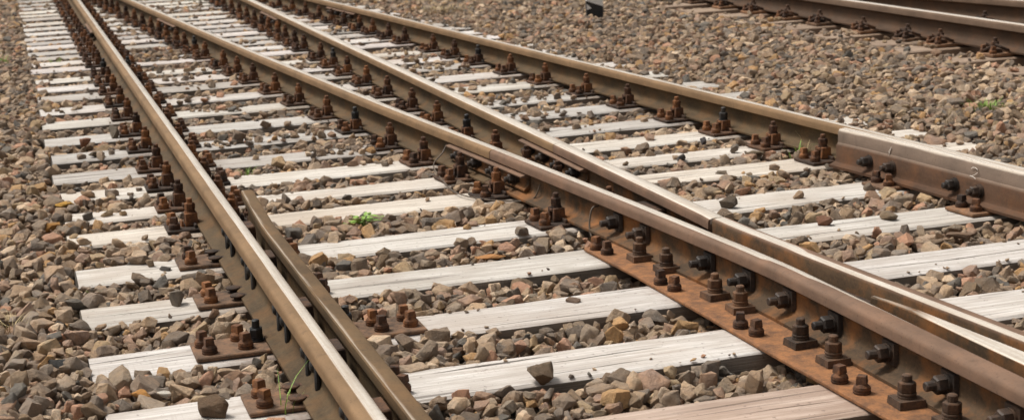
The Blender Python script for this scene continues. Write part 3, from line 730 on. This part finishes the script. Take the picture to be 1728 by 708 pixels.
sc = np.stack([A_[:, 3]*1.12, A_[:, 3]*1.12*A_[:, 8], A_[:, 3]*1.12*A_[:, 9]], 1)
pm.attributes.new('scl', 'FLOAT_VECTOR', 'POINT').data.foreach_set('vector', sc.astype(np.float32).ravel())
pm.attributes.new('rot', 'FLOAT_VECTOR', 'POINT').data.foreach_set('vector', A_[:, 4:7].astype(np.float32).ravel())
pm.attributes.new('kid', 'INT', 'POINT').data.foreach_set('value', (A_[:, 7].astype(np.int32) % nk))
bo = bpy.data.objects.new('ballast_stones', pm); link(bo, GROUND); bo['kind'] = 'stuff'
ng = bpy.data.node_groups.new('stone scatter', 'GeometryNodeTree')
ng.interface.new_socket('Geometry', in_out='INPUT', socket_type='NodeSocketGeometry'); ng.interface.new_socket('Geometry', in_out='OUTPUT', socket_type='NodeSocketGeometry')
N = ng.nodes; gi = N.new('NodeGroupInput'); go = N.new('NodeGroupOutput'); iop = N.new('GeometryNodeInstanceOnPoints'); ci = N.new('GeometryNodeCollectionInfo')
ci.inputs['Collection'].default_value = tcol; ci.inputs['Separate Children'].default_value = True; ci.inputs['Reset Children'].default_value = True
def na(nm, t):
    nd = N.new('GeometryNodeInputNamedAttribute'); nd.data_type = t; nd.inputs[0].default_value = nm
    return next(s for s in nd.outputs if s.enabled and s.name == 'Attribute')
e2r = N.new('FunctionNodeEulerToRotation'); L = ng.links
L.new(na('rot', 'FLOAT_VECTOR'), e2r.inputs[0]); L.new(gi.outputs[0], iop.inputs['Points']); L.new(ci.outputs[0], iop.inputs['Instance'])
iop.inputs['Pick Instance'].default_value = True
L.new(na('kid', 'INT'), iop.inputs['Instance Index']); L.new(e2r.outputs[0], iop.inputs['Rotation']); L.new(na('scl', 'FLOAT_VECTOR'), iop.inputs['Scale']); L.new(iop.outputs[0], go.inputs[0])
bo.modifiers.new('scatter', 'NODES').node_group = ng

# stones that lie singly on the sleepers or stand out of the bed: (x, y, z, size, proportions, colour, label)
BROWN = (.13, .085, .052); TAN = (.27, .20, .135); GREY = (.19, .165, .14); DARK = (.075, .07, .068); ORG = (.42, .21, .06); RED = (.22, .115, .075)
SP = [(-.321, 3.905, .025, .075, (1, .8, 1.2), BROWN, 'big dark brown stone resting on the sleeper at the bottom left'),
      (.533, 3.80, .028, .088, (1, .8, 1.1), (.165, .12, .082), 'large brown angular stone lying on the edge of the split sleeper'),
      (-.322, 5.585, .020, .040, (.7, .7, 1.4), TAN, 'small upright tan stone on the sleeper left of the leftmost rail'),
      (-.277, 5.503, .010, .040, (1, .8, .7), DARK, 'small dark flat stone beside the upright tan stone'),
      (-.285, 5.03, .022, .062, (.8, .8, 1.4), GREY, 'pointed grey stone on the fourth sleeper near the leftmost rail'),
      (2.033, 5.06, .018, .052, (1, .8, 1), RED, 'reddish brown stone on the sleeper right of the crossing'),
      (2.279, 5.03, .022, .068, (1.1, .8, .9), (.21, .16, .11), 'rounded tan brown stone alone on the sleeper before the guard rail'),
      (2.356, 4.673, .014, .085, (1.2, .7, .5), (.17, .115, .08), 'flat brown slab of stone on the sleeper right of the crossing'),
      (2.25, 4.64, .008, .060, (1.2, .7, .35), (.19, .14, .10), 'thin flat stone left of the brown slab'),
      (-.673, 4.50, .022, .066, (1, .9, 1), (.05, .052, .055), 'round dark blue grey stone in the ballast at the left'),
      (-.395, 8.36, .024, .058, (1, .8, 1.3), RED, 'brown triangular stone standing on a sleeper left of the leftmost rail'),
      (-.364, 7.97, .014, .072, (1.1, .8, .7), (.115, .09, .065), 'flat dark brown stone on the ninth sleeper from the bottom'),
      (-.240, 8.53, .030, .072, (.9, .8, 1.5), (.14, .12, .095), 'grey pyramid shaped stone near the left foot of the leftmost rail'),
      (2.079, 6.451, .016, .050, (1.1, .8, 1), DARK, 'dark grey oval stone on the sleeper beyond the crossing'),
      (2.333, 6.775, .022, .052, (.8, .8, 1.5), (.07, .065, .07), 'dark pointed stone at the edge of a sleeper left of the fourth rail'),
      (2.358, 6.50, .018, .042, (.9, .9, 1.3), (.22, .19, .16), 'small pale grey cube shaped stone on a sleeper'),
      (2.423, 6.412, .014, .058, (1.3, .8, .8), (.14, .105, .07), 'brown block shaped stone right of the pale grey cube'),
      (2.118, 6.09, .010, .052, (1.2, .8, .6), (.15, .12, .09), 'flat brown stone on the sixth sleeper from the bottom'),
      (2.206, 6.025, .008, .032, (1.2, .8, .6), (.22, .17, .12), 'tiny tan stone right of the flat brown stone'),
      (1.851, 5.485, .020, .060, (1.1, .8, 1), (.11, .09, .072), 'dark brown stone on the fifth sleeper right of the crossing'),
      (-.482, 6.50, .014, .056, (1.2, .8, .8), (.12, .105, .09), 'dark grey stone on a left sleeper end'),
      (.866, 4.50, .010, .040, (1.1, .8, .8), (.19, .13, .095), 'small brown stone on the near edge of a white sleeper'),
      (-.418, 4.12, .006, .036, (1, .85, .8), (.60, .56, .50), 'small white pebble among brown stones at the lower left'),
      (-.475, 4.13, .010, .052, (1.2, .8, .7), ORG, 'orange stone beside the small white pebble'),
      (-.563, 6.79, .012, .075, (1.3, .8, .7), (.44, .25, .05), 'yellow orange stone against a left sleeper end'),
      (-.64, 6.36, .018, .068, (1.2, .7, .8), (.38, .20, .06), 'orange stone slanting beside a left sleeper end'),
      (-.541, 6.32, .012, .062, (1.1, .8, .7), (.34, .18, .06), 'second orange stone nearer the sleeper'),
      (.812, 5.20, -.012, .078, (1.3, .8, .45), (.42, .215, .085), 'flat bright orange slab among the stones between two sleepers'),
      (1.000, 5.43, .010, .062, (1, .9, 1), (.21, .17, .135), 'grey tan stone on the sleeper before the crossing plate'),
      (.337, 8.03, .030, .085, (1, .9, 1.2), (.20, .155, .12), 'large grey brown pyramid stone between the two left rails')]
for j, (x, y, z, s, pr, c, lab) in enumerate(SP):
    me = KIND[(j*7+3) % NK].copy(); me.materials.clear(); me.materials.append(M_STONEC)
    zs = [v.co.z for v in me.vertices]
    o = bpy.data.objects.new('stone', me); o.location = (x, y, -min(zs)*s*pr[2]*1.22-.004 if z > 0 else z); o.rotation_euler = (random.uniform(-.1, .1), random.uniform(-.1, .1), random.uniform(0, 6.28)); k = 1.22; o.scale = (s*pr[0]*k, s*pr[1]*k, s*pr[2]*k)
    o.color = (*c, 1); link(o); tag(o, lab, 'stone', 'single stones on the sleepers')

# ------------------------------------------------------------ weeds
def blades(name, loc, n, ht, spread, mat, label, cat, wdt=.004, lean=.5):
    mb = MB(); rs = random.Random(hash(label) % 1000 if False else len(label)*7+n)
    for _ in range(n):
        a = rs.uniform(0, 6.28); r = spread*rs.random()**.7; b = Vector((r*math.cos(a), r*math.sin(a), -.01)); h = ht*rs.uniform(.5, 1.1)
        d = Vector((math.cos(a+rs.gauss(0, .6)), math.sin(a+rs.gauss(0, .6)), 0))*h*lean*rs.uniform(.3, 1.3); sdv = Vector((-d.y, d.x, 0)).normalized() if d.length > 0 else Vector((1, 0, 0))
        vs = []
        for k, t in enumerate((0, .35, .7, 1)):
            p_ = b+d*t*t+Vector((0, 0, h*(t-.25*t*t))); w_ = wdt*(1-t*.85)*.5; vs += [p_-sdv*w_, p_+sdv*w_]
        mb.add(vs, [(0, 1, 3, 2), (2, 3, 5, 4), (4, 5, 7, 6)])
    o = inst(name, mb.mesh(name, [mat], 0, 0), None, loc); return tag(o, label, cat)
blades('grass_tuft', (3.87, 6.78, .035), 130, .06, .09, M_GRASS, 'bright green tuft of grass in the gravel at the right', 'grass', .006, .9)
blades('weed', (2.58, 6.30, 0), 9, .10, .05, M_GRASS, 'green weed leaves at the foot of the fourth rail', 'weed', .014, .9)
blades('dry_stalk', (2.60, 6.27, .0), 2, .17, .01, M_DRY, 'pale dry stalk standing before the fourth rail', 'stalk', .004, .35)
blades('grass_tuft', (.255, 7.17, .0), 14, .05, .03, M_GRASS, 'small green grass tuft between the two left rails', 'grass', .004, .7)
blades('grass_tuft', (-.145, 3.86, 0), 7, .13, .05, M_GRASS, 'thin green grass blades at the foot of the leftmost rail', 'grass', .0035, .8)
blades('grass_tuft', (-.395, 12.35, 0), 16, .06, .04, M_GRASS, 'green grass tuft beside the far left sleepers', 'grass', .005, .7)
blades('grass_tuft', (-.77, 12.6, 0), 22, .09, .05, M_GRASS, 'green grass tuft at the left edge of the photo', 'grass', .006, .7)
blades('grass_tuft', (-.527, 5.30, .0), 10, .03, .02, M_GRASS, 'tiny green sprout below the fifth left sleeper end', 'grass', .004, .8)
blades('dry_straw', (-.79, 4.95, .01), 40, .07, .07, M_DRY, 'tangle of dry straw among the stones at the left edge', 'straw', .003, 1.2)
blades('dry_straw', (3.55, 6.6, .02), 14, .10, .07, M_DRY, 'wisps of dry grass in the gravel right of the fourth rail', 'straw', .003, 1.2)
blades('grass_patch', (3.05, 14.0, .03), 220, .05, .30, M_DRY, 'yellowish patch of dry grass in the gravel at the top', 'grass', .004, .9)
# leafy weed on the white sleeper
mb = MB(); rs = random.Random(5)
for k in range(44):
    a = rs.uniform(0, 6.28); r = .012+.05*rs.random(); h = rs.uniform(.008, .04); c0 = Vector((r*math.cos(a)*1.3, r*math.sin(a)*.6, h)); d = Vector((math.cos(a), math.sin(a), rs.uniform(-.2, .5)))*.015; s_ = Vector((-math.sin(a), math.cos(a), rs.uniform(-.3, .3)))*.010
    mb.add([c0-d, c0+s_, c0+d, c0-s_], [(0, 1, 2, 3)])
    mb.tube([(0, 0, -.01), (c0.x*.5, c0.y*.5, h*.8), c0], .0008, 3)
tag(inst('leafy_weed', mb.mesh('leafy weed', [M_GRASS], 0, 0), None, (.50, 5.86, 0)), 'small leafy green plant on the edge of a white sleeper', 'weed')
